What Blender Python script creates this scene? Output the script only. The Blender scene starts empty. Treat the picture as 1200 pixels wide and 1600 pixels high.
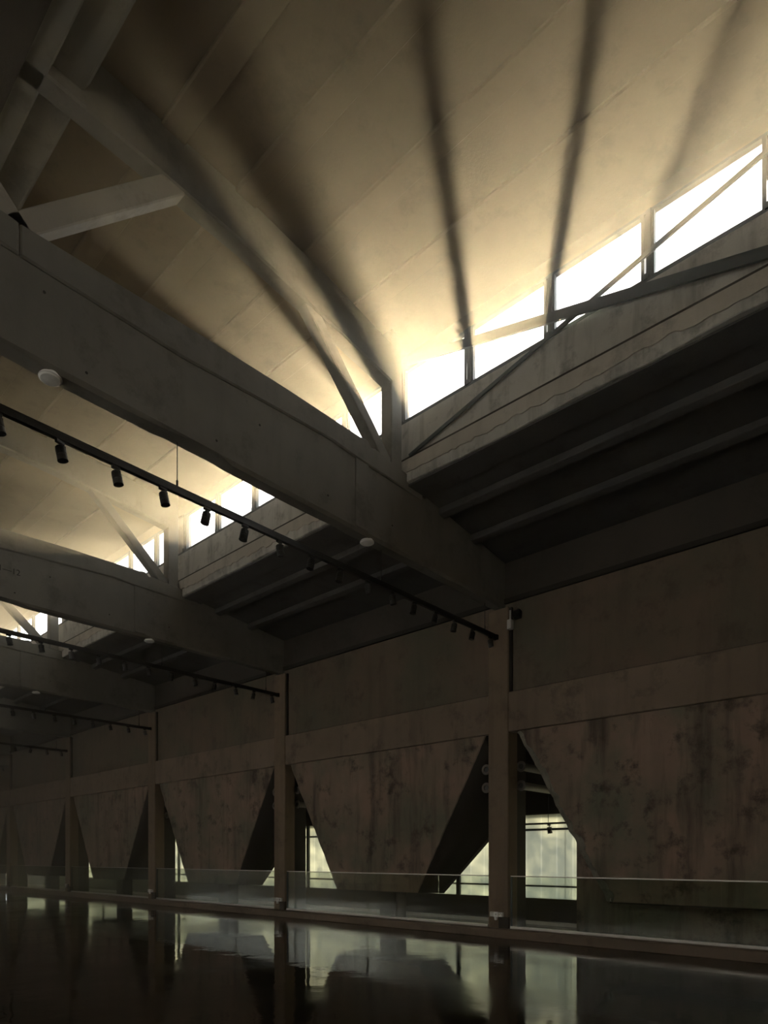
import bpy, bmesh, math, random
from mathutils import Vector, noise

SC = bpy.context.scene
COL = SC.collection
random.seed(7)

# ------------------------------------------------------------------ camera, sky, sun, exposure
cam_d = bpy.data.cameras.new('camera')
cam = bpy.data.objects.new('camera', cam_d)
COL.objects.link(cam)
SC.camera = cam
YAW = math.atan2(924.0, 1020.0)
cam.location = (0, 0, 1.7)
cam.rotation_euler = (math.pi / 2, 0, YAW - math.pi / 2)
cam_d.sensor_fit = 'VERTICAL'
cam_d.sensor_height = 36.0
cam_d.sensor_width = 27.0
cam_d.lens = 36.0 * 1020.0 / 1600.0
cam_d.shift_y = (1340.0 - 800.0) / 1600.0
cam_d.clip_end = 500

SUN_DIR = Vector((0.79, 0.49, 0.372)).normalized()      # from the hall towards the sun
SUN_STRENGTH = 55.0
SKY_STRENGTH = 7.0
HAZE_DENSITY = 0.021
HAZE_G = 0.81
HAZE_LOW = 0.07
EXPOSURE = 0.0

world = bpy.data.worlds.new('sky')
SC.world = world
world.use_nodes = True
wn = world.node_tree
bg = wn.nodes['Background']
bg.inputs[1].default_value = SKY_STRENGTH
_tc = wn.nodes.new('ShaderNodeTexCoord'); _sp = wn.nodes.new('ShaderNodeSeparateXYZ')
_mr = wn.nodes.new('ShaderNodeMapRange'); _mr.inputs[1].default_value = -0.04; _mr.inputs[2].default_value = 0.03
_mx = wn.nodes.new('ShaderNodeMix'); _mx.data_type = 'RGBA'
_mx.inputs['A'].default_value = (0.05, 0.045, 0.035, 1)          # the land below the horizon
_mx.inputs['B'].default_value = (0.98, 0.975, 0.96, 1)             # the bright overcast-white sky
wn.links.new(_tc.outputs['Generated'], _sp.inputs[0]); wn.links.new(_sp.outputs['Z'], _mr.inputs[0])
wn.links.new(_mr.outputs[0], _mx.inputs['Factor']); wn.links.new(_mx.outputs['Result'], bg.inputs[0])

sun_d = bpy.data.lights.new('sun', 'SUN')
sun_d.energy = SUN_STRENGTH
sun_d.color = (1.0, 0.80, 0.49)
sun_d.angle = math.radians(1.6)
sun = bpy.data.objects.new('sun', sun_d)
COL.objects.link(sun)
sun.rotation_euler = (-SUN_DIR).to_track_quat('-Z', 'Y').to_euler()
sun.location = SUN_DIR * 80

vs = SC.view_settings
vs.view_transform = 'Standard'
vs.look = 'None'
vs.gamma = 1
vs.use_curve_mapping = False
vs.exposure = EXPOSURE
cy = SC.cycles
cy.max_bounces = 6
cy.diffuse_bounces = 4
cy.glossy_bounces = 3
cy.transmission_bounces = 4
cy.volume_bounces = 1
cy.transparent_max_bounces = 12
cy.volume_step_rate = 0.35
cy.volume_max_steps = 128
cy.use_denoising = True
cy.caustics_reflective = False
cy.caustics_refractive = False
cy.sample_clamp_indirect = 6.0

# ------------------------------------------------------------------ helpers
def tag(o, label=None, cat=None, group=None, kind=None):
    if label: o['label'] = label
    if cat: o['category'] = cat
    if group: o['group'] = group
    if kind: o['kind'] = kind
    return o

def empty(name, loc, label, cat, group=None, kind=None):
    o = bpy.data.objects.new(name, None)
    COL.objects.link(o)
    o.location = loc
    o.empty_display_size = 0.2
    return tag(o, label, cat, group, kind)

class MB:
    """collects shapes given in world coordinates, then links them as one mesh"""
    def __init__(s):
        s.bm = bmesh.new()
    def face(s, pts):
        return s.bm.faces.new([s.bm.verts.new(p) for p in pts])
    def hexa(s, a, b):
        """a: four bottom points, b: four top points"""
        va = [s.bm.verts.new(p) for p in a]
        vb = [s.bm.verts.new(p) for p in b]
        n = len(va)
        s.bm.faces.new(va[::-1]); s.bm.faces.new(vb)
        for i in range(n):
            s.bm.faces.new((va[i], va[(i + 1) % n], vb[(i + 1) % n], vb[i]))
        return s
    def box(s, x0, x1, y0, y1, z0, z1):
        return s.hexa([(x0, y0, z0), (x1, y0, z0), (x1, y1, z0), (x0, y1, z0)],
                      [(x0, y0, z1), (x1, y0, z1), (x1, y1, z1), (x0, y1, z1)])
    def prism_y(s, poly, y0, y1, cuts=1):
        """poly: (x, z) outline, swept along y"""
        rings = []
        for k in range(cuts + 1):
            y = y0 + (y1 - y0) * k / cuts
            rings.append([s.bm.verts.new((x, y, z)) for x, z in poly])
        n = len(poly)
        s.bm.faces.new(rings[0]); s.bm.faces.new(rings[-1][::-1])
        for a, b in zip(rings, rings[1:]):
            for i in range(n):
                s.bm.faces.new((a[i], b[i], b[(i + 1) % n], a[(i + 1) % n]))
        return s
    def prism_x(s, poly, x0, x1, cuts=1):
        """poly: (y, z) outline, swept along x"""
        rings = []
        for k in range(cuts + 1):
            x = x0 + (x1 - x0) * k / cuts
            rings.append([s.bm.verts.new((x, y, z)) for y, z in poly])
        n = len(poly)
        s.bm.faces.new(rings[0][::-1]); s.bm.faces.new(rings[-1])
        for a, b in zip(rings, rings[1:]):
            for i in range(n):
                s.bm.faces.new((a[i], a[(i + 1) % n], b[(i + 1) % n], b[i]))
        return s
    def tube(s, p0, p1, r, n=12, r1=None):
        p0, p1 = Vector(p0), Vector(p1)
        r1 = r if r1 is None else r1
        d = (p1 - p0).normalized()
        u = d.orthogonal().normalized(); v = d.cross(u)
        a = [s.bm.verts.new(p0 + (u * math.cos(t) + v * math.sin(t)) * r) for t in [2 * math.pi * i / n for i in range(n)]]
        b = [s.bm.verts.new(p1 + (u * math.cos(t) + v * math.sin(t)) * r1) for t in [2 * math.pi * i / n for i in range(n)]]
        s.bm.faces.new(a[::-1]); s.bm.faces.new(b)
        for i in range(n):
            s.bm.faces.new((a[i], a[(i + 1) % n], b[(i + 1) % n], b[i]))
        return s
    def bar(s, p0, p1, w, h, up=(0, 0, 1)):
        """rectangular bar from p0 to p1; w across, h along 'up'"""
        p0, p1, up = Vector(p0), Vector(p1), Vector(up)
        d = (p1 - p0).normalized()
        sd = d.cross(up).normalized(); upn = sd.cross(d).normalized()
        q = [(-1, -1), (1, -1), (1, 1), (-1, 1)]
        return s.hexa([p0 + sd * (w / 2 * i) + upn * (h / 2 * j) for i, j in q],
                      [p1 + sd * (w / 2 * i) + upn * (h / 2 * j) for i, j in q])
    def ring(s, c, axis, r0, r1, h, n=20):
        c, d = Vector(c), Vector(axis).normalized()
        u = d.orthogonal().normalized(); v = d.cross(u)
        def circ(r, k):
            return [s.bm.verts.new(c + d * k + (u * math.cos(t) + v * math.sin(t)) * r) for t in [2 * math.pi * i / n for i in range(n)]]
        L = [circ(r0, 0), circ(r1, 0), circ(r1, h), circ(r0, h)]
        for A, B in zip(L, L[1:] + L[:1]):
            for i in range(n):
                s.bm.faces.new((A[i], A[(i + 1) % n], B[(i + 1) % n], B[i]))
        return s
    def lathe(s, c, axis, prof, n=16):
        """prof: (radius, distance along the axis)"""
        c, d = Vector(c), Vector(axis).normalized()
        u = d.orthogonal().normalized(); v = d.cross(u)
        rows = [[s.bm.verts.new(c + d * k + (u * math.cos(t) + v * math.sin(t)) * max(r, 1e-4)) for t in [2 * math.pi * i / n for i in range(n)]] for r, k in prof]
        s.bm.faces.new(rows[0][::-1]); s.bm.faces.new(rows[-1])
        for A, B in zip(rows, rows[1:]):
            for i in range(n):
                s.bm.faces.new((A[i], A[(i + 1) % n], B[(i + 1) % n], B[i]))
        return s
    def jitter(s, test, amp, scale):
        """chipped, uneven concrete: push the vertices that pass the test"""
        for v in s.bm.verts:
            if test(v.co):
                n = noise.noise_vector(v.co * scale)
                k = max(0.0, noise.noise(v.co * scale * 0.6 + Vector((9, 3, 1))) - 0.12)
                v.co += Vector((0, n.y * amp * 0.4, abs(n.z) * amp * 0.3 + k * amp * 3))
        return s
    def build(s, name, mat, parent=None, bevel=0.0, origin=None, smooth=False):
        bmesh.ops.recalc_face_normals(s.bm, faces=s.bm.faces[:])
        o0 = Vector(origin) if origin else (world_loc(parent) if parent else None)
        if o0 is None:
            xs = [v.co for v in s.bm.verts]
            o0 = Vector(((min(p.x for p in xs) + max(p.x for p in xs)) / 2,
                         (min(p.y for p in xs) + max(p.y for p in xs)) / 2,
                         min(p.z for p in xs)))
        bmesh.ops.translate(s.bm, verts=s.bm.verts[:], vec=-o0)
        me = bpy.data.meshes.new(name)
        s.bm.to_mesh(me); s.bm.free()
        if smooth:
            for p in me.polygons: p.use_smooth = True
        me.materials.append(mat)
        ob = bpy.data.objects.new(name, me)
        COL.objects.link(ob)
        if parent:
            ob.parent = parent
            ob.location = o0 - world_loc(parent)
        else:
            ob.location = o0
        if bevel:
            b = ob.modifiers.new('bevel', 'BEVEL')
            b.width = bevel; b.segments = 1; b.limit_method = 'ANGLE'; b.angle_limit = math.radians(40)
        return ob

def world_loc(o):
    p = Vector((0, 0, 0))
    while o is not None:
        p += o.location; o = o.parent
    return p

CHILDREN = {}
def copy_tree(o, parent=None):
    c = o.copy(); COL.objects.link(c)
    if parent is not None: c.parent = parent
    for ch in list(o.children): copy_tree(ch, c)
    return c

ORD = ['first', 'second', 'third', 'fourth', 'fifth', 'sixth', 'seventh', 'eighth', 'ninth', 'tenth', 'eleventh',
       'twelfth', 'thirteenth', 'fourteenth', 'fifteenth', 'sixteenth', 'seventeenth']

# ------------------------------------------------------------------ materials
def new_mat(name):
    m = bpy.data.materials.new(name); m.use_nodes = True
    nt = m.node_tree
    return m, nt, nt.nodes['Principled BSDF']

def concrete(name, c1, c2, rough=0.85, streak=0.0, stain=(0.03, 0.025, 0.02), stain_amt=0.5, scale=1.0, boards=0.0, bump=0.25, spec=0.3):
    """cast concrete: two tones, dark blotches, vertical run marks, fine grain"""
    m, nt, p = new_mat(name)
    N, L = nt.nodes.new, nt.links.new
    geo = N('ShaderNodeNewGeometry')
    def nz(vec, sc, det=6, ro=0.6):
        n = N('ShaderNodeTexNoise'); n.inputs['Scale'].default_value = sc
        n.inputs['Detail'].default_value = det; n.inputs['Roughness'].default_value = ro
        L(vec, n.inputs['Vector']); return n.outputs['Fac']
    def ramp(fac, a, b):
        r = N('ShaderNodeMapRange'); r.inputs['From Min'].default_value = a; r.inputs['From Max'].default_value = b
        L(fac, r.inputs['Value']); return r.outputs['Result']
    pos = geo.outputs['Position']
    f1 = ramp(nz(pos, 0.55 * scale), 0.36, 0.64)
    mix = N('ShaderNodeMix'); mix.data_type = 'RGBA'
    mix.inputs['A'].default_value = (*c1, 1); mix.inputs['B'].default_value = (*c2, 1)
    L(f1, mix.inputs['Factor'])
    col = mix.outputs['Result']
    def darken(col, fac, c, amt):
        k = N('ShaderNodeMath'); k.operation = 'MULTIPLY'; k.inputs[1].default_value = amt; L(fac, k.inputs[0])
        x = N('ShaderNodeMix'); x.data_type = 'RGBA'
        L(k.outputs[0], x.inputs['Factor']); L(col, x.inputs['A']); x.inputs['B'].default_value = (*c, 1)
        return x.outputs['Result']
    f2 = ramp(nz(pos, 1.7 * scale, 8, 0.7), 0.53, 0.66)
    col = darken(col, f2, stain, stain_amt)
    if streak:
        mp = N('ShaderNodeMapping'); mp.inputs['Scale'].default_value = (3.2, 3.2, 0.42)
        L(pos, mp.inputs['Vector'])
        f3 = ramp(nz(mp.outputs[0], 1.0, 5, 0.6), 0.5, 0.74)
        col = darken(col, f3, stain, streak)
    if boards:
        mp = N('ShaderNodeMapping'); mp.inputs['Scale'].default_value = (4.2, 4.2, 0.05)
        L(pos, mp.inputs['Vector'])
        f4 = ramp(nz(mp.outputs[0], 1.0, 2, 0.4), 0.35, 0.7)
        col = darken(col, f4, tuple(v * 0.6 for v in c1), boards)
    L(col, p.inputs['Base Color'])
    p.inputs['Roughness'].default_value = rough
    p.inputs['Specular IOR Level'].default_value = spec
    b = N('ShaderNodeBump'); b.inputs['Strength'].default_value = bump; b.inputs['Distance'].default_value = 0.02
    L(nz(pos, 22, 6, 0.7), b.inputs['Height']); L(b.outputs[0], p.inputs['Normal'])
    return m

def plain(name, c, rough=0.5, metal=0.0, spec=0.5):
    m, nt, p = new_mat(name)
    N, L = nt.nodes.new, nt.links.new
    tc = N('ShaderNodeTexCoord'); n = N('ShaderNodeTexNoise'); n.inputs['Scale'].default_value = 14
    L(tc.outputs['Object'], n.inputs['Vector'])
    mix = N('ShaderNodeMix'); mix.data_type = 'RGBA'
    mix.inputs['A'].default_value = (*[v * 0.85 for v in c], 1); mix.inputs['B'].default_value = (*[min(1, v * 1.15) for v in c], 1)
    L(n.outputs['Fac'], mix.inputs['Factor']); L(mix.outputs['Result'], p.inputs['Base Color'])
    p.inputs['Roughness'].default_value = rough; p.inputs['Metallic'].default_value = metal
    p.inputs['Specular IOR Level'].default_value = spec
    return m

def glass(name, tint, refl=0.06):
    m, nt, p = new_mat(name)
    N, L = nt.nodes.new, nt.links.new
    nt.nodes.remove(p); out = nt.nodes['Material Output']
    t = N('ShaderNodeBsdfTransparent'); t.inputs[0].default_value = (*tint, 1)
    g = N('ShaderNodeBsdfGlossy'); g.inputs['Roughness'].default_value = 0.01
    lw = N('ShaderNodeFresnel'); lw.inputs[0].default_value = 1.45
    k = N('ShaderNodeMath'); k.operation = 'MULTIPLY'; k.inputs[1].default_value = refl / 0.04; L(lw.outputs[0], k.inputs[0])
    k.use_clamp = True
    mx = N('ShaderNodeMixShader'); L(k.outputs[0], mx.inputs[0]); L(t.outputs[0], mx.inputs[1]); L(g.outputs[0], mx.inputs[2])
    L(mx.outputs[0], out.inputs['Surface'])
    return m

M = {}
M['wall'] = concrete('wall concrete', (0.160, 0.116, 0.084), (0.108, 0.100, 0.070), streak=0.25, stain_amt=0.35)
M['band'] = concrete('lintel concrete', (0.225, 0.172, 0.128), (0.180, 0.138, 0.102), streak=0.3, stain_amt=0.45)
M['hopper'] = concrete('stained hopper concrete', (0.285, 0.200, 0.152), (0.140, 0.138, 0.100), streak=0.85, stain_amt=0.85, boards=0.35, scale=1.2)
M['column'] = concrete('column concrete', (0.215, 0.158, 0.108), (0.175, 0.132, 0.092), streak=0.3, stain_amt=0.3, boards=0.3)
M['beam'] = concrete('beam concrete', (0.205, 0.196, 0.172), (0.158, 0.152, 0.134), streak=0.15, stain_amt=0.3)
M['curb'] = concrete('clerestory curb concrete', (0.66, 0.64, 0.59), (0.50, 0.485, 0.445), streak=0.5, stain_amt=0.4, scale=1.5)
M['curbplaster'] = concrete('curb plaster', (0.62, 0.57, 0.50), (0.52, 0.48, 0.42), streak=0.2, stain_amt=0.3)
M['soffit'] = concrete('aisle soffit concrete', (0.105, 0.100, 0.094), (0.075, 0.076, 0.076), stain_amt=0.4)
M['ceiling'] = concrete('roof slab concrete', (0.20, 0.155, 0.095), (0.15, 0.117, 0.073), stain=(0.10, 0.075, 0.045), stain_amt=0.5, boards=0.0)
M['plaster'] = concrete('warm plaster', (0.55, 0.42, 0.30), (0.48, 0.37, 0.26), stain=(0.3, 0.22, 0.15), stain_amt=0.3)
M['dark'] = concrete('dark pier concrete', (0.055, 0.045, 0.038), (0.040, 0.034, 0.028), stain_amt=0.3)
M['black_concrete'] = concrete('near black concrete', (0.030, 0.025, 0.021), (0.024, 0.020, 0.017), stain_amt=0.3, stain=(.012, .010, .008))  # near-black tone shared by the ledge, piers, side slabs and thin strips
M['edge'] = concrete('broken concrete edge', (0.27, 0.255, 0.205), (0.17, 0.16, 0.13), scale=4, stain_amt=0.5, bump=0.8)
M['strut'] = concrete('strut concrete', (0.34, 0.31, 0.265), (0.26, 0.24, 0.205), stain_amt=0.3)
M['upper'] = concrete('sooty upper wall', (0.075, 0.064, 0.052), (0.055, 0.050, 0.043), stain_amt=0.4)
M['kerb'] = concrete('kerb concrete', (0.17, 0.125, 0.09), (0.13, 0.10, 0.072), stain_amt=0.4, rough=0.6)
M['ledge'] = concrete('pale ledge', (0.55, 0.52, 0.46), (0.46, 0.36, 0.32), stain_amt=0.2, stain=(0.2, 0.18, 0.15))
M['frame'] = plain('dark steel window frame', (0.035, 0.045, 0.048), 0.45, 0.3)
M['black'] = plain('black coated metal', (0.012, 0.011, 0.010), 0.4, 0.2)
M['lens'] = plain('dark lamp lens', (0.03, 0.03, 0.03), 0.1)
M['iron'] = plain('painted iron pipe', (0.11, 0.095, 0.08), 0.6, 0.2)
M['steel'] = plain('blue grey steel brace', (0.05, 0.065, 0.070), 0.55, 0.2)
M['white'] = plain('white plastic', (0.80, 0.79, 0.76), 0.45)
M['grey'] = plain('grey plastic box', (0.48, 0.47, 0.44), 0.5)
M['chrome'] = plain('brushed steel rail', (0.35, 0.33, 0.30), 0.3, 0.9)
M['paint'] = plain('dark stencil paint', (0.020, 0.018, 0.015), 0.8)
M['pane'] = glass('clear window pane', (0.97, 0.98, 0.98), 0.02)
M['railglass'] = glass('green tinted railing glass', (0.89, 0.92, 0.88), 0.018)

def floor_mat():
    m, nt, p = new_mat('polished dark floor')
    N, L = nt.nodes.new, nt.links.new
    geo = N('ShaderNodeNewGeometry'); pos = geo.outputs['Position']
    def nz(sc, det=5, ro=0.6, vec=None):
        n = N('ShaderNodeTexNoise'); n.inputs['Scale'].default_value = sc; n.inputs['Detail'].default_value = det
        n.inputs['Roughness'].default_value = ro; L(vec or pos, n.inputs['Vector']); return n.outputs['Fac']
    def rng(f, a, b, c, d):
        r = N('ShaderNodeMapRange'); r.inputs[1].default_value = a; r.inputs[2].default_value = b
        r.inputs[3].default_value = c; r.inputs[4].default_value = d; L(f, r.inputs[0]); return r.outputs[0]
    f = rng(nz(0.45), 0.4, 0.62, 0, 1)
    mix = N('ShaderNodeMix'); mix.data_type = 'RGBA'
    mix.inputs['A'].default_value = (0.014, 0.010, 0.007, 1); mix.inputs['B'].default_value = (0.024, 0.017, 0.011, 1)
    L(f, mix.inputs['Factor'])
    br = N('ShaderNodeTexBrick')            # saw-cut joints
    br.offset = 0.0
    br.inputs['Scale'].default_value = 1.0; br.inputs['Mortar Size'].default_value = 0.008
    br.inputs['Brick Width'].default_value = 3.6; br.inputs['Row Height'].default_value = 3.6
    br.inputs['Color1'].default_value = (0, 0, 0, 1); br.inputs['Color2'].default_value = (0, 0, 0, 1); br.inputs['Mortar'].default_value = (1, 1, 1, 1)
    L(pos, br.inputs['Vector'])
    mx = N('ShaderNodeMix'); mx.data_type = 'RGBA'
    L(br.outputs['Fac'], mx.inputs['Factor']); L(mix.outputs['Result'], mx.inputs['A']); mx.inputs['B'].default_value = (0.05, 0.038, 0.028, 1)
    L(mx.outputs['Result'], p.inputs['Base Color'])
    L(rng(nz(0.33, 3, 0.55), 0.42, 0.60, 0.02, 0.16), p.inputs['Roughness'])
    p.inputs['IOR'].default_value = 1.38
    b = N('ShaderNodeBump'); b.inputs['Strength'].default_value = 0.16; b.inputs['Distance'].default_value = 0.02
    L(nz(2.2, 3, 0.5), b.inputs['Height']); L(b.outputs[0], p.inputs['Normal'])
    return m
M['floor'] = floor_mat()

def frosted(ca, cb):
    m, nt, p = new_mat('frosted channel glass')
    N, L = nt.nodes.new, nt.links.new
    nt.nodes.remove(p); out = nt.nodes['Material Output']
    geo = N('ShaderNodeNewGeometry'); sep = N('ShaderNodeSeparateXYZ'); L(geo.outputs['Position'], sep.inputs[0])
    w = N('ShaderNodeMath'); w.operation = 'PINGPONG'; w.inputs[1].default_value = 0.216; L(sep.outputs['Y'], w.inputs[0])
    r = N('ShaderNodeMapRange'); r.inputs[1].default_value = 0.0; r.inputs[2].default_value = 0.02; L(w.outputs[0], r.inputs[0])
    c = N('ShaderNodeMix'); c.data_type = 'RGBA'; L(r.outputs[0], c.inputs['Factor'])
    c.inputs['A'].default_value = (*ca, 1); c.inputs['B'].default_value = (*cb, 1)
    tr = N('ShaderNodeBsdfTranslucent'); L(c.outputs['Result'], tr.inputs[0])
    tp = N('ShaderNodeBsdfTransparent'); tp.inputs[0].default_value = (0.7, 0.72, 0.66, 1)
    mx = N('ShaderNodeMixShader'); mx.inputs[0].default_value = 0.002
    L(tr.outputs[0], mx.inputs[1]); L(tp.outputs[0], mx.inputs[2]); L(mx.outputs[0], out.inputs['Surface'])
    return m
M['frosted'] = frosted((0.33, 0.345, 0.33), (0.26, 0.275, 0.255))
M['frosted_fill'] = frosted((0.66, 0.645, 0.61), (0.60, 0.59, 0.56))  # glass of the added fill-light windows

def leafy():
    m, nt, p = new_mat('leaves')
    N, L = nt.nodes.new, nt.links.new
    tc = N('ShaderNodeTexCoord'); n = N('ShaderNodeTexNoise'); n.inputs['Scale'].default_value = 3
    L(tc.outputs['Object'], n.inputs['Vector'])
    mix = N('ShaderNodeMix'); mix.data_type = 'RGBA'
    mix.inputs['A'].default_value = (0.05, 0.09, 0.02, 1); mix.inputs['B'].default_value = (0.12, 0.16, 0.04, 1)
    L(n.outputs['Fac'], mix.inputs['Factor']); L(mix.outputs['Result'], p.inputs['Base Color'])
    p.inputs['Roughness'].default_value = 0.7
    return m
M['leaf'] = leafy()
M['bark'] = plain('bark', (0.09, 0.07, 0.05), 0.9)
M['soil'] = concrete('outdoor ground', (0.16, 0.17, 0.09), (0.20, 0.17, 0.11), stain_amt=0.3)

# ------------------------------------------------------------------ layout (metres; x across to the wall, y along the hall)
Y0, S = 7.55, 7.37                      # nearest column line and bay length
YB = lambda k: Y0 + S * k
YN, YF = -9.0, 52.0                     # ends of the hall
XC, XW = 11.96, 12.05                   # column face, wall face
XG = 9.05                               # clerestory glass
RIDGE = 2.5
MX = lambda x: 2 * RIDGE - x            # the nave is symmetric about its ridge
SOF = lambda x: 8.32 - (x - 8.9) * 0.115

def struct(o, label, cat):
    return tag(o, label, cat, kind='structure')

# ------------------------------------------------------------------ room shell
struct(MB().box(-7.4, 15.0, YN, YF, -0.3, 0.0).build('floor', M['floor']), 'dark polished floor with mirror-like reflections', 'floor')

ce = MB().box(MX(9.13), 9.13, YN, YF, 10.78, 11.05).build('ceiling', M['ceiling'])
struct(ce, 'pale concrete roof slab high above the hall', 'ceiling')
for x, w, h in ((4.28, .34, .06), (5.37, .34, .06), (6.60, .34, .05), (7.75, .34, .05)):
    MB().box(x - w / 2, x + w / 2, YN, YF, 10.78 - h, 10.80).build('purlin', M['ceiling'], ce, bevel=.02)
    MB().box(MX(x) - w / 2, MX(x) + w / 2, YN, YF, 10.78 - h, 10.80).build('purlin', M['ceiling'], ce, bevel=.02)
MB().prism_y([(2.55, 10.79), (2.55, 10.14), (2.78, 10.14), (2.82, 10.30), (3.16, 10.30), (3.24, 10.45), (3.24, 10.79)], YN, YF).build('ridge_beam', M['beam'], ce, bevel=.015)

MB().box(MX(9.0), 2.55, YN, YF, 10.08, 10.30).build('dark_void_sheet', M['black_concrete'], ce)  # added dark sheet in place of the black void left of the ridge
# clerestory curb, lintel and sloping aisle soffit, on the photographed side and mirrored on the other
def side(mirror):
    f = (lambda x: MX(x)) if mirror else (lambda x: x)
    P = lambda pts: [(f(x), z) for x, z in pts]
    nm = 'left' if mirror else 'right'
    c = MB().prism_y(P([(9.00, 9.56), (9.20, 9.56), (9.20, 8.75), (9.30, 8.75), (9.30, 8.25), (8.75, 8.25), (8.75, 8.66), (8.80, 8.70), (9.00, 8.70)]), YN, YF, 60)
    if not mirror:
        c.jitter(lambda p: p.x < 8.78 and p.z < 8.3, 0.03, 2.2)
    c = c.build('wall_clerestory_' + nm, M['curb'], bevel=.012)
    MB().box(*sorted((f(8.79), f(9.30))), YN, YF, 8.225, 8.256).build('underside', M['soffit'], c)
    if not mirror:
        MB().box(8.985, 9.01, YN, YF, 8.83, 8.90).build('dark_strip', M['dark'], c)  # plain dark strip along the curb wall
        n = 700
        pm = MB(); top, bot = [], []
        for i in range(n + 1):
            yy = -3 + (YF + 2) * i / n
            zz = 8.43 + .07 * noise.noise(Vector((yy * 1.1, 0, 0))) + .05 * noise.noise(Vector((yy * 4.3, 2, 0))) + .025 * noise.noise(Vector((yy * 13, 4, 0)))
            top.append([pm.bm.verts.new((xx, yy, 8.66)) for xx in (8.725, 8.76)]); bot.append([pm.bm.verts.new((xx, yy, zz)) for xx in (8.725, 8.76)])
        for i in range(n):
            for A, B in ((top[i][0], bot[i][0]), (bot[i][0], bot[i][1]), (top[i][1], top[i][0])):
                j = i + 1
                C = {id(top[i][0]): top[j][0], id(bot[i][0]): bot[j][0], id(bot[i][1]): bot[j][1], id(top[i][1]): top[j][1]}
                pm.bm.faces.new((A, B, C[id(B)], C[id(A)]))
        pm.build('broken_plaster', M['curbplaster'], c)
    struct(c, 'concrete curb wall %s' % ('above the aisle soffit behind the picture' if mirror else 'under the clerestory windows on the right'), 'wall')
    l = MB().box(*sorted((f(9.02), f(9.12))), YN, YF, 9.57 if mirror else 10.53, 10.80).build('trim_lintel_' + nm, M['ceiling'], bevel=.01)
    struct(l, '%s' % ('solid upper wall on the side of the hall behind the picture' if mirror else 'lintel strip above the clerestory windows on the right'), 'trim')
    xe = 15.3 if not mirror else 12.4
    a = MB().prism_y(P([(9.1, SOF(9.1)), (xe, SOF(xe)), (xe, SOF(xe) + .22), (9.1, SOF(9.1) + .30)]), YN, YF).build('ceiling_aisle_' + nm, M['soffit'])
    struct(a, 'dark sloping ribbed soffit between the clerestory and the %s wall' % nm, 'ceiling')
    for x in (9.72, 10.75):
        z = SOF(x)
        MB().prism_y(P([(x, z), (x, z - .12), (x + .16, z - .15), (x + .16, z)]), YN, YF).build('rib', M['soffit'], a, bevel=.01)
side(False)
side(True)

# right wall: upper wall, projecting lintel band
w = MB().box(XW, 12.30, YN, YF, 5.20, 8.02).build('wall_right', M['wall'])
struct(w, 'dark brown upper concrete wall between the columns', 'wall')
MB().box(11.99, 12.06, YN, YF, 7.09, 7.19).build('dark_ledge', M['black_concrete'], w)
MB().box(12.03, 12.06, YN, YF, 7.19, 8.0).build('upper_strip', M['upper'], w)
bd = MB().box(11.98, 12.30, YN, YF, 4.36, 5.20).build('trim_band', M['band'], bevel=.015)
struct(bd, 'lighter concrete band running above the hopper panels', 'trim')
MB().box(12.02, 12.28, YN, YF, 5.185, 5.215).build('shadow_gap', M['dark'], bd)
wo = MB().box(15.0, 15.25, YN, YF, -0.1, 0.66).box(15.0, 15.25, YN, YF, 2.80, 7.72).build('wall_outer', M['dark'])
struct(wo, 'dark outer wall of the aisle above and below its windows', 'wall')
ld = MB().box(14.86, 15.0, YN, YF, 0.0, 0.085).build('baseboard_outer', M['ledge'])
struct(ld, 'pale ledge along the foot of the outer aisle wall', 'baseboard')
struct(MB().box(-7.6, MX(12.05), YN, YF, 0, 1.6).box(-7.6, MX(12.05), YN, YF, 6.4, 8.05).build('wall_left', M['plaster']), 'plain concrete wall on the side of the hall behind the picture', 'wall')
struct(MB().box(-7.6, 15.25, YF, YF + .3, -.1, 11.05).build('wall_far', M['wall']), 'far end wall of the hall lost in haze', 'wall')
struct(MB().box(-7.6, 15.25, YN - .3, YN, -.1, 11.05).build('wall_near', M['wall']), 'near end wall of the hall behind the camera', 'wall')
struct(MB().prism_y([(11.86, 0), (12.42, 0), (12.42, .20), (11.90, .20), (11.86, .18)], YN, YF, 70)
       .build('trim_kerb', M['kerb'], bevel=.008), 'low concrete kerb along the foot of the columns and railing', 'trim')

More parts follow.
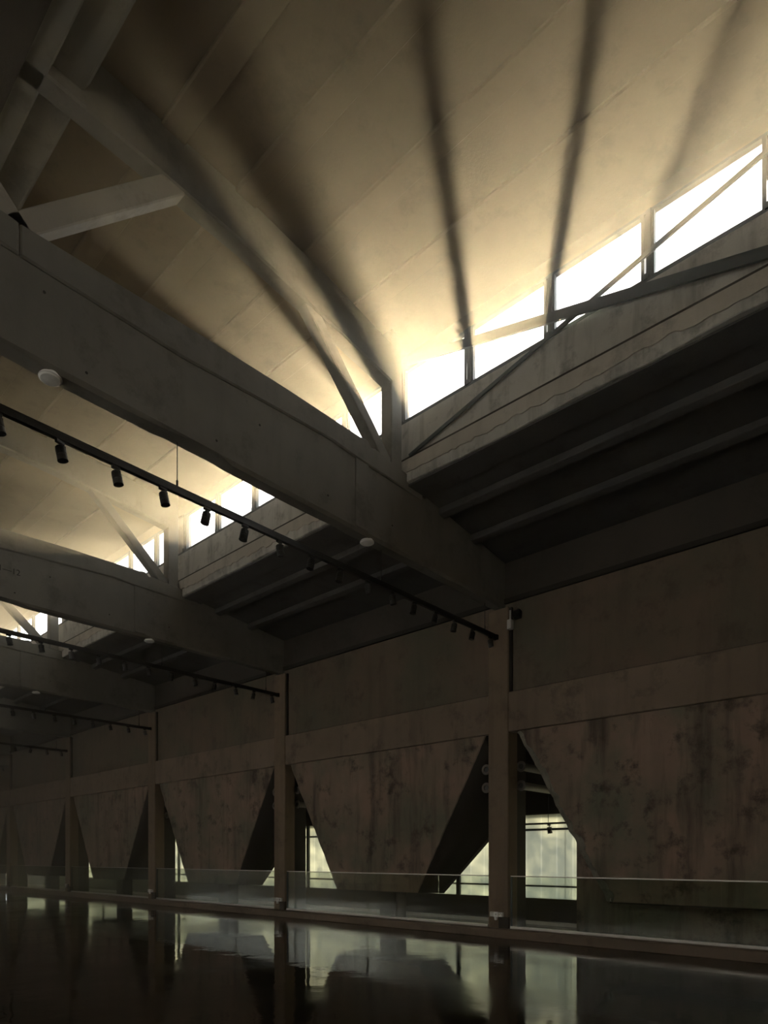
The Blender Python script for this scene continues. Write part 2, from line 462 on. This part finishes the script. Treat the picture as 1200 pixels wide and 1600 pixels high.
# ------------------------------------------------------------------ clerestory windows: one structure per bay, five panes each
PITCH = S / 5
def clerestory(k, n, mirror=False):
    """the bay that ends (towards the far end) at column line k"""
    f = (lambda x: MX(x)) if mirror else (lambda x: x)
    bx = lambda mb, x0, x1, *r: mb.box(*sorted((f(x0), f(x1))), *r)
    y1 = YB(k) + 0.19; y0 = y1 - S
    t = empty('window_%d' % n, (f(XG), (y0 + y1) / 2, 9.56), ('strip of %s clerestory window in the %s bay ' % ('opposite' if mirror else 'white glowing', ORD[n - 1])) + 'along the hall', 'window', kind='structure')
    fr = MB()
    bx(fr, 9.01, 9.10, y0, y1, 9.555, 9.60)
    bx(fr, 9.02, 9.08, y0, y1, 9.60, 9.625)
    bx(fr, 9.02, 9.10, y0, y1, 10.50, 10.54)
    fr.build('frame', M['frame'], t)
    pr = MB(); bx(pr, 9.02, 9.2, y0 - .04, y0 + .36, 9.55, 10.55); pr.build('shade_block', M['curb'], t)  # added opaque block hidden behind the post, widens its shadow in the haze
    for i in range(5):
        yb = y1 - PITCH * i; ya = yb - PITCH
        bx(MB(), XG - .004, XG + .004, ya + .085, yb - .085, 9.60, 10.53).build('glass_pane', M['pane'], t)
        j = MB()
        bx(j, 9.02, 9.09, ya + .045, ya + .09, 9.60, 10.52)
        bx(j, 9.02, 9.09, yb - .09, yb - .045, 9.60, 10.52)
        j.build('casement', M['frame'], t)
        m = MB(); bx(m, 9.00, 9.10, yb - .052, yb + .012, 9.60, 10.53)
        bx(m, 9.03, 9.07, yb + .012, yb + .05, 9.98, 10.53)
        m.build('mullion', M['frame'], t)
        if not mirror:
            MB().box(8.985, 9.02, yb - .01, yb + .055, 9.585, 9.66).build('stay_bracket', M['frame'], t)
    return t
nwin = 0
for k in range(0, 6):
    nwin += 1; clerestory(k, nwin)
clerestory(-1, 7)

# ------------------------------------------------------------------ frosted aisle windows, one per bay
nw = 8
for k in range(-1, 6):
    ya, yb = YB(k) - S, YB(k)
    t = empty('window_%d' % nw, (15.0, (ya + yb) / 2, .66), 'frosted aisle window in the %s bay along the wall' % ORD[k + 1], 'window', kind='structure'); nw += 1
    MB().box(15.04, 15.06, ya, yb, .66, 2.80).build('glass_pane', M['frosted'], t)
    MB().box(15.0, 15.06, ya, yb, .955, .995).box(15.0, 15.06, ya, yb, 2.39, 2.44).build('transom', M['frame'], t)
    for y in ({1: 10.77, 2: 17.15, 3: 25.6}.get(k, ya + 3.2),):
        MB().box(14.98, 15.07, y - .06, y + .06, .66, 2.80).build('mullion', M['frame'], t)

for k in range(-2, 7):  # added windows in the unseen left wall, fill light for the right wall
    ya, yb = YB(k) - S, YB(k)
    ya, yb = max(ya, YN), min(yb, YF)
    t = empty('window_%d' % nw, (MX(12.15), (ya + yb) / 2, 1.6), 'added frosted fill-light window in the unseen left wall, bay %d' % (k + 3), 'window', kind='structure'); nw += 1
    MB().box(MX(12.2), MX(12.18), ya, yb, 1.6, 6.4).build('glass_pane', M['frosted_fill'], t)
    MB().box(MX(12.25), MX(12.1), ya, ya + .12, 1.6, 6.4).box(MX(12.25), MX(12.1), ya, yb, 3.35, 3.43).build('mullion', M['frame'], t)

# ------------------------------------------------------------------ roof trusses
def make_truss(k):
    y = YB(k); H = .13
    t = empty('roof_truss', (RIDGE, y, 7.0), 'x', 'roof truss', 'concrete roof trusses across the hall')
    pl = lambda mb: mb
    # deep bottom chord
    cut = 90
    b = MB()
    b.prism_x([(y - .09, 7.0), (y + .09, 7.0), (y + H, 7.05), (y + H, 8.22), (y - H, 8.22), (y - H, 7.05)], MX(12.5), 12.5, cut)
    b.jitter(lambda p: p.z < 7.01, 0.035, 1.7)
    bc = b.build('bottom_chord', M['beam'], t)
    for xx, zz in ((2.75, 7.78), (3.2, 7.16), (4.9, 7.2), (6.9, 7.3), (5.6, 7.75), (8.4, 7.4)):
        MB().tube((xx, y - H - .004, zz), (xx, y - H + .01, zz), .016, 10).build('tie_hole', M['paint'], bc)
    # raised top flange that swells to the node under the clerestory post
    for sx in (1, -1):
        g = (lambda x: x) if sx > 0 else MX
        pts = [(2.5, 7.99), (4.4, 8.0), (6.0, 8.12), (7.0, 8.18), (7.5, 8.15), (9.2, 8.15), (9.2, 8.36), (8.75, 8.44), (7.95, 8.50), (7.86, 8.47), (7.76, 8.56), (7.6, 8.53), (6.0, 8.50), (4.4, 8.43), (2.5, 8.33)]
        MB().prism_y([(g(x), z) for x, z in pts], y - H - .035, y + H + .035).build('top_flange', M['beam'], bc, bevel=.02)
        MB().box(*sorted((g(7.50), g(7.80))), y - H - .022, y + H + .022, 7.06, 8.16).build('stiffener', M['beam'], t, bevel=.008)
    # upper chord
    for sx in (1, -1):
        g = (lambda x: x) if sx > 0 else MX
        up = MB().prism_y([(g(x), z) for x, z in [(2.5, 10.14), (4.1, 10.14), (5.4, 10.12), (7.0, 10.0), (8.62, 9.86), (8.62, 10.50), (7.0, 10.70), (5.4, 10.80), (2.5, 10.80)]], y - .13, y + .13, 3)
        up.build('top_chord', M['beam'], t, bevel=.025)
        MB().hexa([(g(2.30), y - .11, 8.30), (g(2.62), y - .11, 8.30), (g(2.62), y + .11, 8.30), (g(2.30), y + .11, 8.30)],
                  [(g(4.28), y - .11, 10.30), (g(4.62), y - .11, 10.30), (g(4.62), y + .11, 10.30), (g(4.28), y + .11, 10.30)]).build('diagonal', M['strut'], t, bevel=.015)
        MB().hexa([(g(8.22), y - .10, 8.44), (g(8.54), y - .10, 8.44), (g(8.54), y + .10, 8.44), (g(8.22), y + .10, 8.44)],
                  [(g(6.35), y - .10, 10.16), (g(6.67), y - .10, 10.16), (g(6.67), y + .10, 10.16), (g(6.35), y + .10, 10.16)]).build('diagonal', M['beam'], t, bevel=.015)
        MB().box(*sorted((g(8.39), g(8.66))), y - .13, y + .12, 8.40, 10.80).build('post', M['beam'], t, bevel=.012)
        # block that carries the curb on the truss
        MB().prism_y([(g(x), z) for x, z in [(8.2, 8.2), (12.05, 7.1), (12.05, 8.0), (8.9, 8.36), (8.2, 8.36)]], y - .125, y + .125).build('haunch', M['beam'], t, bevel=.01)
    return t

TR_LABEL = {0: 'large roof truss nearest the camera, its deep beam crossing the picture',
            1: 'second roof truss from the camera, behind the long lighting track',
            2: 'third roof truss from the camera, in the hazy left part',
            3: 'fourth roof truss, dim in the haze at left',
            4: 'fifth roof truss, deep in the haze at far left',
            5: 'last roof truss before the far end wall',
            -1: 'roof truss overhead just outside the picture on the right'}
tr0 = make_truss(0)
tr0['label'] = TR_LABEL[0]
for k in (1, 2, 3, 4, 5, -1):
    c = copy_tree(tr0); c.location.y = YB(k); c['label'] = TR_LABEL[k]

# steel cross braces in the nearest clerestory bay
a = MB().bar((8.90, .18, 8.50), (8.90, 7.48, 10.54), .035, .15, (0, 0, 1)).build('cross_brace', M['steel'])
tag(a, 'thick dark steel brace rising left across the nearest clerestory windows', 'brace', 'steel braces in front of the clerestory')
a = MB().bar((8.93, .18, 10.62), (8.93, 7.48, 8.86), .03, .062, (0, 0, 1)).build('cross_brace', M['steel'])
tag(a, 'thin dark steel brace rising right across the nearest clerestory windows', 'brace', 'steel braces in front of the clerestory')

# ------------------------------------------------------------------ columns
def make_column(k):
    y = YB(k)
    t = empty('concrete_column', (12.2, y, 0), 'x', 'column', 'concrete columns along the right wall')
    m = MB()
    for q in range(14):
        z0, z1 = .2 + 6.8 * q / 14, .2 + 6.8 * (q + 1) / 14
    MB().box(XC, 12.34, y - .25, y + .25, .0, 7.0).build('shaft', M['column'], t, bevel=.018)
    MB().box(12.0, 12.056, y - .31, y - .25, 4.4, 6.98).build('gap_shade_strip', M['black_concrete'], t)  # black strip painted in for the shade of the gap beside the column
    MB().box(XC - .012, XC + .05, y - .252, y - .02, .2, .44).build('base_patch', M['dark'], t)
    MB().box(12.335, 12.83, y - .17, y + .25, 0, 4.5).build('pier', M['black_concrete'], t, bevel=.01)
    return t
COL_LABEL = {0: 'tall concrete column nearest the camera, right of the picture centre',
             1: 'second concrete column from the right, under the second truss',
             2: 'third concrete column from the right, left of the middle hopper panels',
             3: 'fourth concrete column from the right, in the haze',
             4: 'farthest visible concrete column at the left edge',
             5: 'concrete column by the far end wall', -1: 'concrete column just outside the picture on the right'}
c0 = make_column(0); c0['label'] = COL_LABEL[0]
for k in (1, 2, 3, 4, 5, -1):
    c = copy_tree(c0); c.location.y = YB(k); c['label'] = COL_LABEL[k]

# ------------------------------------------------------------------ hopper panels between the columns
def make_hopper(k):
    """bay between column line k-1 (near) and k (far)"""
    ya, yb = YB(k - 1), YB(k)
    t = empty('concrete_hopper', (12.2, (ya + yb) / 2, 0), 'x', 'hopper', 'tapering concrete hoppers along the right wall')
    T, B, zt, zb = .34, 2.29, 4.40, .86
    # front panel with a broken arris
    n = 60
    m = MB()
    L, Rr = [], []
    for i in range(n + 1):
        f = i / n
        L.append((yb - (T + (B - T) * f), zt + (zb - zt) * f)); Rr.append((ya + T + (B - T) * f, zt + (zb - zt) * f))
    cols = []
    for lf, rt in zip(L, Rr):
        row = []
        for (yy, zz), sgn in ((lf, -1), (rt, 1)):
            ch = (.17 if k == 0 and sgn < 0 else .03) * (1 + .9 * noise.noise(Vector((yy * 2.3, zz * 2.3, k * 3.1))) + .5 * noise.noise(Vector((yy * 7, zz * 7, 5))))
            row.append([(XW, yy + sgn * ch, zz), (XW + ch * .7, yy, zz), (12.27, yy, zz)])
        cols.append(row)
    V = [[[m.bm.verts.new(p) for p in e] for e in row] for row in cols]
    for a, b in zip(V, V[1:]):
        m.bm.faces.new((a[0][0], a[1][0], b[1][0], b[0][0]))
        m.bm.faces.new((a[0][2], b[0][2], b[1][2], a[1][2]))
        for e in (0, 1):
            for j in (0, 1):
                m.bm.faces.new((a[e][j], a[e][j + 1], b[e][j + 1], b[e][j]))
    for row in (V[0], V[-1]):
        m.bm.faces.new([row[0][0], row[0][1], row[0][2], row[1][2], row[1][1], row[1][0]])
    fp = m.build('front_panel', M['hopper'], t)
    fp.data.materials.append(M['edge'])
    for p in fp.data.polygons:
        if p.normal.y > .3 and p.normal.x < -.2: p.material_index = 1
    # inclined side slabs, from the front panel to the back panel
    for s, yc in ((1, ya),):
        F0 = Vector((12.07, yc + s * B - .012, zb)); F1 = Vector((12.07, yc + s * T - .012, zt))
        B0 = Vector((12.98, yc + s * B, zb - .05)); B1 = Vector((12.98, yc + s * T, zb - .05 + (B - T) * .96))
        th = Vector((0, s * .16, .10))
        q = MB()
        N = 24
        lo, hi = [], []
        for i in range(N + 1):
            f = i / N
            lo.append([q.bm.verts.new(F0.lerp(F1, f)), q.bm.verts.new(B0.lerp(B1, f))])
            hi.append([q.bm.verts.new(F0.lerp(F1, f) + th), q.bm.verts.new(B0.lerp(B1, f) + th)])
        for G in (lo, hi):
            for a, b in zip(G, G[1:]): q.bm.faces.new((a[0], a[1], b[1], b[0]))
        for j in (0, 1):
            for i in range(N): q.bm.faces.new((lo[i][j], lo[i + 1][j], hi[i + 1][j], hi[i][j]))
        for i in (0, N): q.bm.faces.new((lo[i][0], lo[i][1], hi[i][1], hi[i][0]))
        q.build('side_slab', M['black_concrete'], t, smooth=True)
    # back panel and bottom
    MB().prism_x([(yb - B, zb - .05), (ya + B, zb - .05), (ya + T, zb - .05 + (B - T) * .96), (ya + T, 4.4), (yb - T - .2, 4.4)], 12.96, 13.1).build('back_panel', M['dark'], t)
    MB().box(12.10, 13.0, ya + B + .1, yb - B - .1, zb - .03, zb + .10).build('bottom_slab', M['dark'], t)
    yc = (ya + yb) / 2
    if k == 0:
        MB().box(13.0, 13.3, yc - 2.6, yc + 2.4, 0, 3.2).build('support_wall', M['hopper'], t)
    else:
        MB().box(12.55, 12.95, yc - .28, yc + .28, 0, zb).build('support_pillar', M['dark'], t)
    return t
HOP_LABEL = {0: 'big stained hopper panel at the right edge, right of the nearest column',
             1: 'hopper panel between the nearest and the second column',
             2: 'hopper panel between the second and the third column',
             3: 'hopper panel between the third and the fourth column, in haze',
             4: 'small hazy hopper panel between the fourth and farthest column',
             5: 'hopper panel beyond the farthest column at the left edge'}
h0 = make_hopper(0); h0['label'] = HOP_LABEL[0]
h1 = make_hopper(1); h1['label'] = HOP_LABEL[1]
for k in (2, 3, 4, 5):
    c = copy_tree(h1); c.location.y = (YB(k - 1) + YB(k)) / 2; c['label'] = HOP_LABEL[k]

# stencilled marks
def text(body, size, loc, rot, name, parent, mat, ext=.002):
    cu = bpy.data.curves.new(name, 'FONT'); cu.body = body; cu.size = size; cu.extrude = ext
    tmp = bpy.data.objects.new(name, cu); COL.objects.link(tmp)
    me = bpy.data.meshes.new_from_object(tmp.evaluated_get(bpy.context.evaluated_depsgraph_get()))
    bpy.data.objects.remove(tmp); bpy.data.curves.remove(cu)
    me.name = name; me.materials.clear(); me.materials.append(mat)
    o = bpy.data.objects.new(name, me); COL.objects.link(o)
    o.parent = parent; o.location = Vector(loc) - world_loc(parent); o.rotation_euler = rot
    return o
for o in bpy.data.objects:
    if o.get('label') == TR_LABEL[1]: tr1 = o
text('11\u201412', .17, (4.50, YB(1) - .134, 7.58), (math.pi / 2, 0, 0), 'stencil_number', tr1, M['paint'])

# ------------------------------------------------------------------ glass railing between the columns
def make_railing(k):
    ya, yb = YB(k - 1) + .28, YB(k) - .28
    t = empty('glass_railing', (12.02, (ya + yb) / 2, .2), 'x', 'railing', 'frameless glass railings between the columns')
    n = 5
    for i in range(n):
        a = ya + (yb - ya) * i / n; b = ya + (yb - ya) * (i + 1) / n
        MB().box(12.012, 12.028, a + .006, b - .006, .24, 1.30).build('glass_panel', M['railglass'], t)
    MB().box(12.008, 12.032, ya, yb, 1.298, 1.318).build('top_rail', M['chrome'], t)
    MB().box(11.985, 12.055, ya, yb, .2, .255).build('base_channel', M['chrome'], t)
    MB().box(12.0, 12.04, yb - .03, yb, .25, 1.30).build('end_post', M['frame'], t)
    return t
RL = {0: 'glass railing right of the nearest column, running off the right edge',
      1: 'glass railing between the nearest and second column',
      2: 'glass railing between the second and third column',
      3: 'glass railing between the third and fourth column',
      4: 'glass railing between the fourth and farthest column',
      5: 'glass railing beyond the farthest column'}
r0 = make_railing(0); r0['label'] = RL[0]
for k in range(1, 6):
    c = copy_tree(r0); c.location.y = (YB(k - 1) + YB(k)) / 2; c['label'] = RL[k]

# ------------------------------------------------------------------ lighting tracks and their spotlights
def make_track(k):
    y = YB(k) + .03
    t = empty('lighting_track', (5.0, y, 6.36), 'x', 'lighting track', 'lighting tracks under the trusses')
    MB().box(-4.0, 11.88, y - .03, y + .03, 6.36, 6.44).box(-4.0, 11.88, y - .034, y + .034, 6.425, 6.445).build('rail', M['black'], t)
    for x in (-3.0, .7, 4.42, 8.30, 11.5):
        MB().tube((x, y, 6.52), (x, y, 7.02), .006, 8).build('suspension_rod', M['black'], t)
        MB().tube((x, y, 6.44), (x, y, 6.53), .014, 8).build('rod_clamp', M['black'], t)
    MB().box(11.88, 11.965, y - .04, y + .04, 6.35, 6.45).build('end_feed', M['black'], t)
    return t
TL = {0: 'long black lighting track under the nearest truss', 1: 'black lighting track under the second truss',
      2: 'lighting track under the third truss', 3: 'lighting track under the fourth truss', 4: 'lighting track under the farthest visible truss'}
t0 = make_track(0); t0['label'] = TL[0]
for k in range(1, 5):
    c = copy_tree(t0); c.location.y = YB(k) + .03; c['label'] = TL[k]

def make_spot(loc):
    x, y, z = loc
    t = empty('track_spotlight', loc, 'x', 'spotlight', 'spotlights on the lighting tracks')
    MB().box(x - .05, x + .05, y - .022, y + .022, z - .035, z).build('adapter', M['black'], t, bevel=.004)
    MB().tube((x + .02, y, z - .03), (x + .02, y, z - .075), .012, 10).box(x + .005, x + .035, y - .045, y + .045, z - .078, z - .066) \
        .box(x + .005, x + .035, y - .055, y - .045, z - .13, z - .066).box(x + .005, x + .035, y + .045, y + .055, z - .13, z - .066).build('yoke', M['black'], t)
    ax = Vector((.18, -.10, -1)).normalized()
    c = Vector((x + .0, y, z - .062))
    bd = MB().lathe(c, ax, [(.040, 0), (.054, .012), (.057, .04), (.057, .085), (.052, .09), (.052, .094), (.057, .098), (.057, .145), (.054, .152)]).build('lamp_body', M['black'], t, smooth=False)
    MB().ring(c + ax * .146, ax, .044, .0585, .012).build('front_ring', M['black'], bd)
    MB().lathe(c + ax * .138, ax, [(.044, 0), (.042, .008), (.001, .012)]).build('lens', M['lens'], bd)
    return t
where = {0: 'the track under the nearest truss', 1: 'the track under the second truss', 2: 'the track under the third truss',
         3: 'the track under the fourth truss', 4: 'the farthest visible track'}
spot0 = None
for k, n in ((0, 16), (1, 12), (2, 9), (3, 6), (4, 3)):
    for i in range(n):
        loc = (11.70 - .6235 * i + (random.uniform(-.02, .02)), YB(k) + .03, 6.358)
        if spot0 is None:
            spot0 = o = make_spot(loc)
        else:
            o = copy_tree(spot0); o.location = loc
        o.rotation_euler.z = random.choice((0, .25, -.35, .6, math.pi, 2.7)) if i else 0
        o['label'] = 'black spotlight, %s from the column end of %s' % (ORD[i], where[k])

# ------------------------------------------------------------------ round detectors under the trusses
D = None
for k, x, lab in ((0, 2.86, 'large round white detector under the nearest truss, at upper left'),
                  (0, 7.91, 'round white detector under the nearest truss, near the picture centre'),
                  (1, 7.95, 'round white detector under the second truss'),
                  (2, 8.01, 'round white detector under the third truss')):
    if D is None:
        D = o = empty('smoke_detector', (x, YB(k) - .0, 7.0), lab, 'detector', 'round detectors under the trusses')
        MB().lathe((x, YB(k), 7.015), (0, 0, -1), [(.10, 0), (.105, .02), (.118, .03), (.118, .042), (.10, .058), (.03, .064)], 28).build('housing', M['white'], o)
        MB().ring((x, YB(k), 6.975), (0, 0, -1), .119, .122, .006, 28).build('rim', M['grey'], o)
    else:
        o = copy_tree(D); o.location = (x, YB(k), 7.0); o['label'] = lab

# ------------------------------------------------------------------ junction box and floodlight at the head of the nearest column
y = YB(0) - .25
t = empty('junction_box', (12.0, y, 6.5), 'small grey box on the side of the nearest column, near its top', 'junction box')
MB().box(11.90, 12.02, y - .10, y + .0, 6.50, 6.70).build('body', M['grey'], t, bevel=.01)
MB().tube((11.96, y - .05, 6.69), (11.96, y - .05, 6.90), .018, 10).build('conduit', M['grey'], t)
t = empty('floodlight', (12.03, y - .2, 6.72), 'small dark floodlight on the wall beside the grey box', 'floodlight')
MB().hexa([(11.88, y - .30, 6.72), (12.0, y - .30, 6.68), (12.0, y - .14, 6.68), (11.88, y - .14, 6.72)],
          [(11.92, y - .30, 6.86), (12.02, y - .30, 6.84), (12.02, y - .14, 6.84), (11.92, y - .14, 6.86)]).build('lamp_head', M['black'], t, bevel=.008)
MB().box(11.98, 12.06, y - .24, y - .20, 6.72, 6.90).build('bracket', M['black'], t)

# ------------------------------------------------------------------ socket boxes at the column feet
def make_sockets(k):
    y = YB(k)
    t = empty('socket_box', (XC, y, .38), 'x', 'socket box', 'socket boxes on the column feet')
    bx = MB().box(XC - .05, XC, y - .15, y + .18, .44, .54).build('back_box', M['grey'], t, bevel=.006)
    pl = MB().box(XC - .066, XC - .05, y - .04, y + .07, .435, .545).build('socket_plate', M['white'], t, bevel=.004)
    MB().box(XC - .07, XC - .066, y - .005, y + .035, .47, .51).build('socket_face', M['grey'], pl)
    pr = MB().box(XC - .062, XC - .05, y - .145, y - .05, .445, .535).build('socket_plate', M['white'], t, bevel=.004)
    MB().ring((XC - .062, y - .10, .49), (-1, 0, 0), .014, .03, .012, 14).build('socket_rim', M['chrome'], pr)
    MB().lathe((XC - .045, y + .025, .445), (0, 0, -1), [(.03, 0), (.034, .01), (.034, .06), (.024, .075)], 14).build('plug', M['white'], t)
    return t
SL = {0: 'white socket box low on the nearest column', 1: 'white socket box low on the second column', 2: 'socket box low on the third column', 3: 'socket box low on the fourth column'}
s0 = make_sockets(0); s0['label'] = SL[0]
for k in (1, 2, 3):
    c = copy_tree(s0); c.location.y = YB(k); c['label'] = SL[k]

# ------------------------------------------------------------------ flanged pipes in the openings beside the piers
pipes = {}
bayname = {0: 'the nearest column', 1: 'the second column', 2: 'the third column'}
for k in (0, 1, 2):
    for dy, z, lab in ((-.31, 3.66, 'upper pipe with round flange seen right of '), (-.31, 3.25, 'lower pipe with round flange seen right of '),
                       (.40, 3.63, 'upper pipe with round flange seen left of '), (.40, 3.23, 'lower pipe with round flange seen left of ')):
        yy = YB(k) + dy
        stub = dy > 0                    # left of a column only the flanged end stands clear of the hopper
        xs = 12.10 if stub else 12.36
        loc = (xs, yy, z)
        if stub not in pipes:
            o = pipes[stub] = empty('flanged_pipe', loc, 'x', 'pipe', 'flanged pipes behind the hoppers')
            MB().tube((xs + .04, yy, z), (12.30 if stub else 15.0, yy, z), .085, 20).build('tube', M['iron'], o)
            MB().ring((xs + .01, yy, z), (1, 0, 0), .06, .115, .03, 24).build('flange', M['iron'], o)
            MB().lathe((xs + .04, yy, z), (-1, 0, 0), [(.06, 0), (.055, .012), (.03, .016)], 20).build('end_cap', M['black'], o)
        else:
            o = copy_tree(pipes[stub]); o.location = loc
        o['label'] = lab + bayname[k]

# aisle track with one spotlight in the nearest opening
t = empty('lighting_track', (14.3, 6.5, 2.52), 'thin lighting track across the frosted window right of the nearest column', 'lighting track')
MB().box(14.28, 14.32, 5.2, 10.2, 2.50, 2.545).build('rail', M['black'], t)
for yy in (7.62, 9.6):
    MB().tube((14.3, yy, 2.54), (14.3, yy, SOF(14.3) + .02), .006, 8).build('suspension_rod', M['black'], t)
o = copy_tree(spot0); o.location = (14.3, 7.60, 2.50); o['label'] = 'small black spotlight hanging before the frosted window right of the nearest column'

# ------------------------------------------------------------------ outdoors: ground and trees behind the frosted windows
g = MB().box(15.3, 70, -40, 90, -.4, -.1).build('ground', M['soil'])
tag(g, 'ground outside the frosted windows', 'ground', kind='structure')
def tree(x, y, h, r, seed, n, lab):
    x += 3.4; y += 2.1; h += 1.6
    rnd = random.Random(seed)
    t = empty('garden_tree', (x, y, -.1), lab, 'tree', 'trees outside the frosted windows')
    tk = MB().tube((x, y, -.1), (x + .05, y + .1, h - r * .4), .11, 10, .06)
    for q in range(5):
        a = q * 1.3 + seed
        tk.tube((x + .03, y + .06, h - r * 1.2), (x + math.cos(a) * r * .6, y + math.sin(a) * r * .6, h + r * .2 * math.sin(q * 2)), .04, 6, .015)
    tk.build('trunk', M['bark'], t)
    m = MB()
    for i in range(n):
        while True:
            p = Vector((rnd.uniform(-1, 1), rnd.uniform(-1, 1), rnd.uniform(-1, 1)))
            if p.length < 1 and noise.noise(p * 2.2 + Vector((seed, 0, 0))) > -.12: break
        c = Vector((x, y, h)) + Vector((p.x * r, p.y * r * 1.1, p.z * r * .85))
        u = Vector((rnd.uniform(-1, 1), rnd.uniform(-1, 1), rnd.uniform(-1, 1))).normalized()
        v = u.orthogonal().normalized(); s = rnd.uniform(.09, .17)
        m.face([c - u * s, c + v * s * .5, c + u * s, c - v * s * .5])
    m.build('crown', M['leaf'], t)
k = 0
for (x, y, h, r) in ((18.6, 9.6, 3.3, 1.7), (19.6, 12.2, 3.2, 1.9), (18.8, 15.2, 3.6, 2.0), (20.0, 18.6, 3.4, 2.1), (19.2, 22.4, 3.5, 2.1), (20.0, 26.5, 3.6, 2.2),
                     (19.3, 30.6, 3.4, 2.1), (20.2, 35.0, 3.6, 2.3)):
    tree(x, y, h, r, 11 + k, 1700, '%s tree from the camera outside the frosted aisle windows' % ORD[k]); k += 1

# ------------------------------------------------------------------ haze
hz = [(-7.3, -.02), (15.03, -.02), (15.03, SOF(15.03) + .08), (9.14, SOF(9.14) + .12), (9.14, 10.85), (MX(9.14), 10.85), (MX(9.14), SOF(9.14) + .12), (-7.3, SOF(12.3) + .08)]
hm = bpy.data.materials.new('haze'); hm.use_nodes = True
nt = hm.node_tree; nt.nodes.remove(nt.nodes['Principled BSDF'])
v = nt.nodes.new('ShaderNodeVolumeScatter')
v.inputs['Color'].default_value = (0.95, 0.90, 0.80, 1)
# the haze hangs thickest under the roof and towards the far end
L = nt.links.new
geo = nt.nodes.new('ShaderNodeNewGeometry'); sp = nt.nodes.new('ShaderNodeSeparateXYZ'); L(geo.outputs['Position'], sp.inputs[0])
def _rng(src, a, b, c, d):
    r = nt.nodes.new('ShaderNodeMapRange'); r.interpolation_type = 'SMOOTHSTEP'
    for i, q in enumerate((a, b, c, d)): r.inputs[i + 1].default_value = q
    L(src, r.inputs[0]); return r.outputs[0]
def _op(o, a, b):
    m = nt.nodes.new('ShaderNodeMath'); m.operation = o
    for i, q in enumerate((a, b)):
        if isinstance(q, float): m.inputs[i].default_value = q
        else: L(q, m.inputs[i])
    return m.outputs[0]
low = _rng(sp.outputs['Y'], 12.0, 40.0, HAZE_LOW, HAZE_LOW + 1.3)
high = _rng(sp.outputs['Z'], 6.2, 9.8, 0.0, 1.0)
deep = _rng(sp.outputs['Y'], 8.0, 22.0, 1.0, 1.7)
L(_op('MULTIPLY', _op('MULTIPLY', _op('MAXIMUM', low, high), deep), float(HAZE_DENSITY)), v.inputs['Density'])
v.inputs['Anisotropy'].default_value = HAZE_G
nt.links.new(v.outputs[0], nt.nodes['Material Output'].inputs['Volume'])
o = MB().prism_y(hz, YN - .05, YF + .05).build('haze', hm)
tag(o, 'thin sunlit dust haze filling the hall', 'haze', kind='stuff')
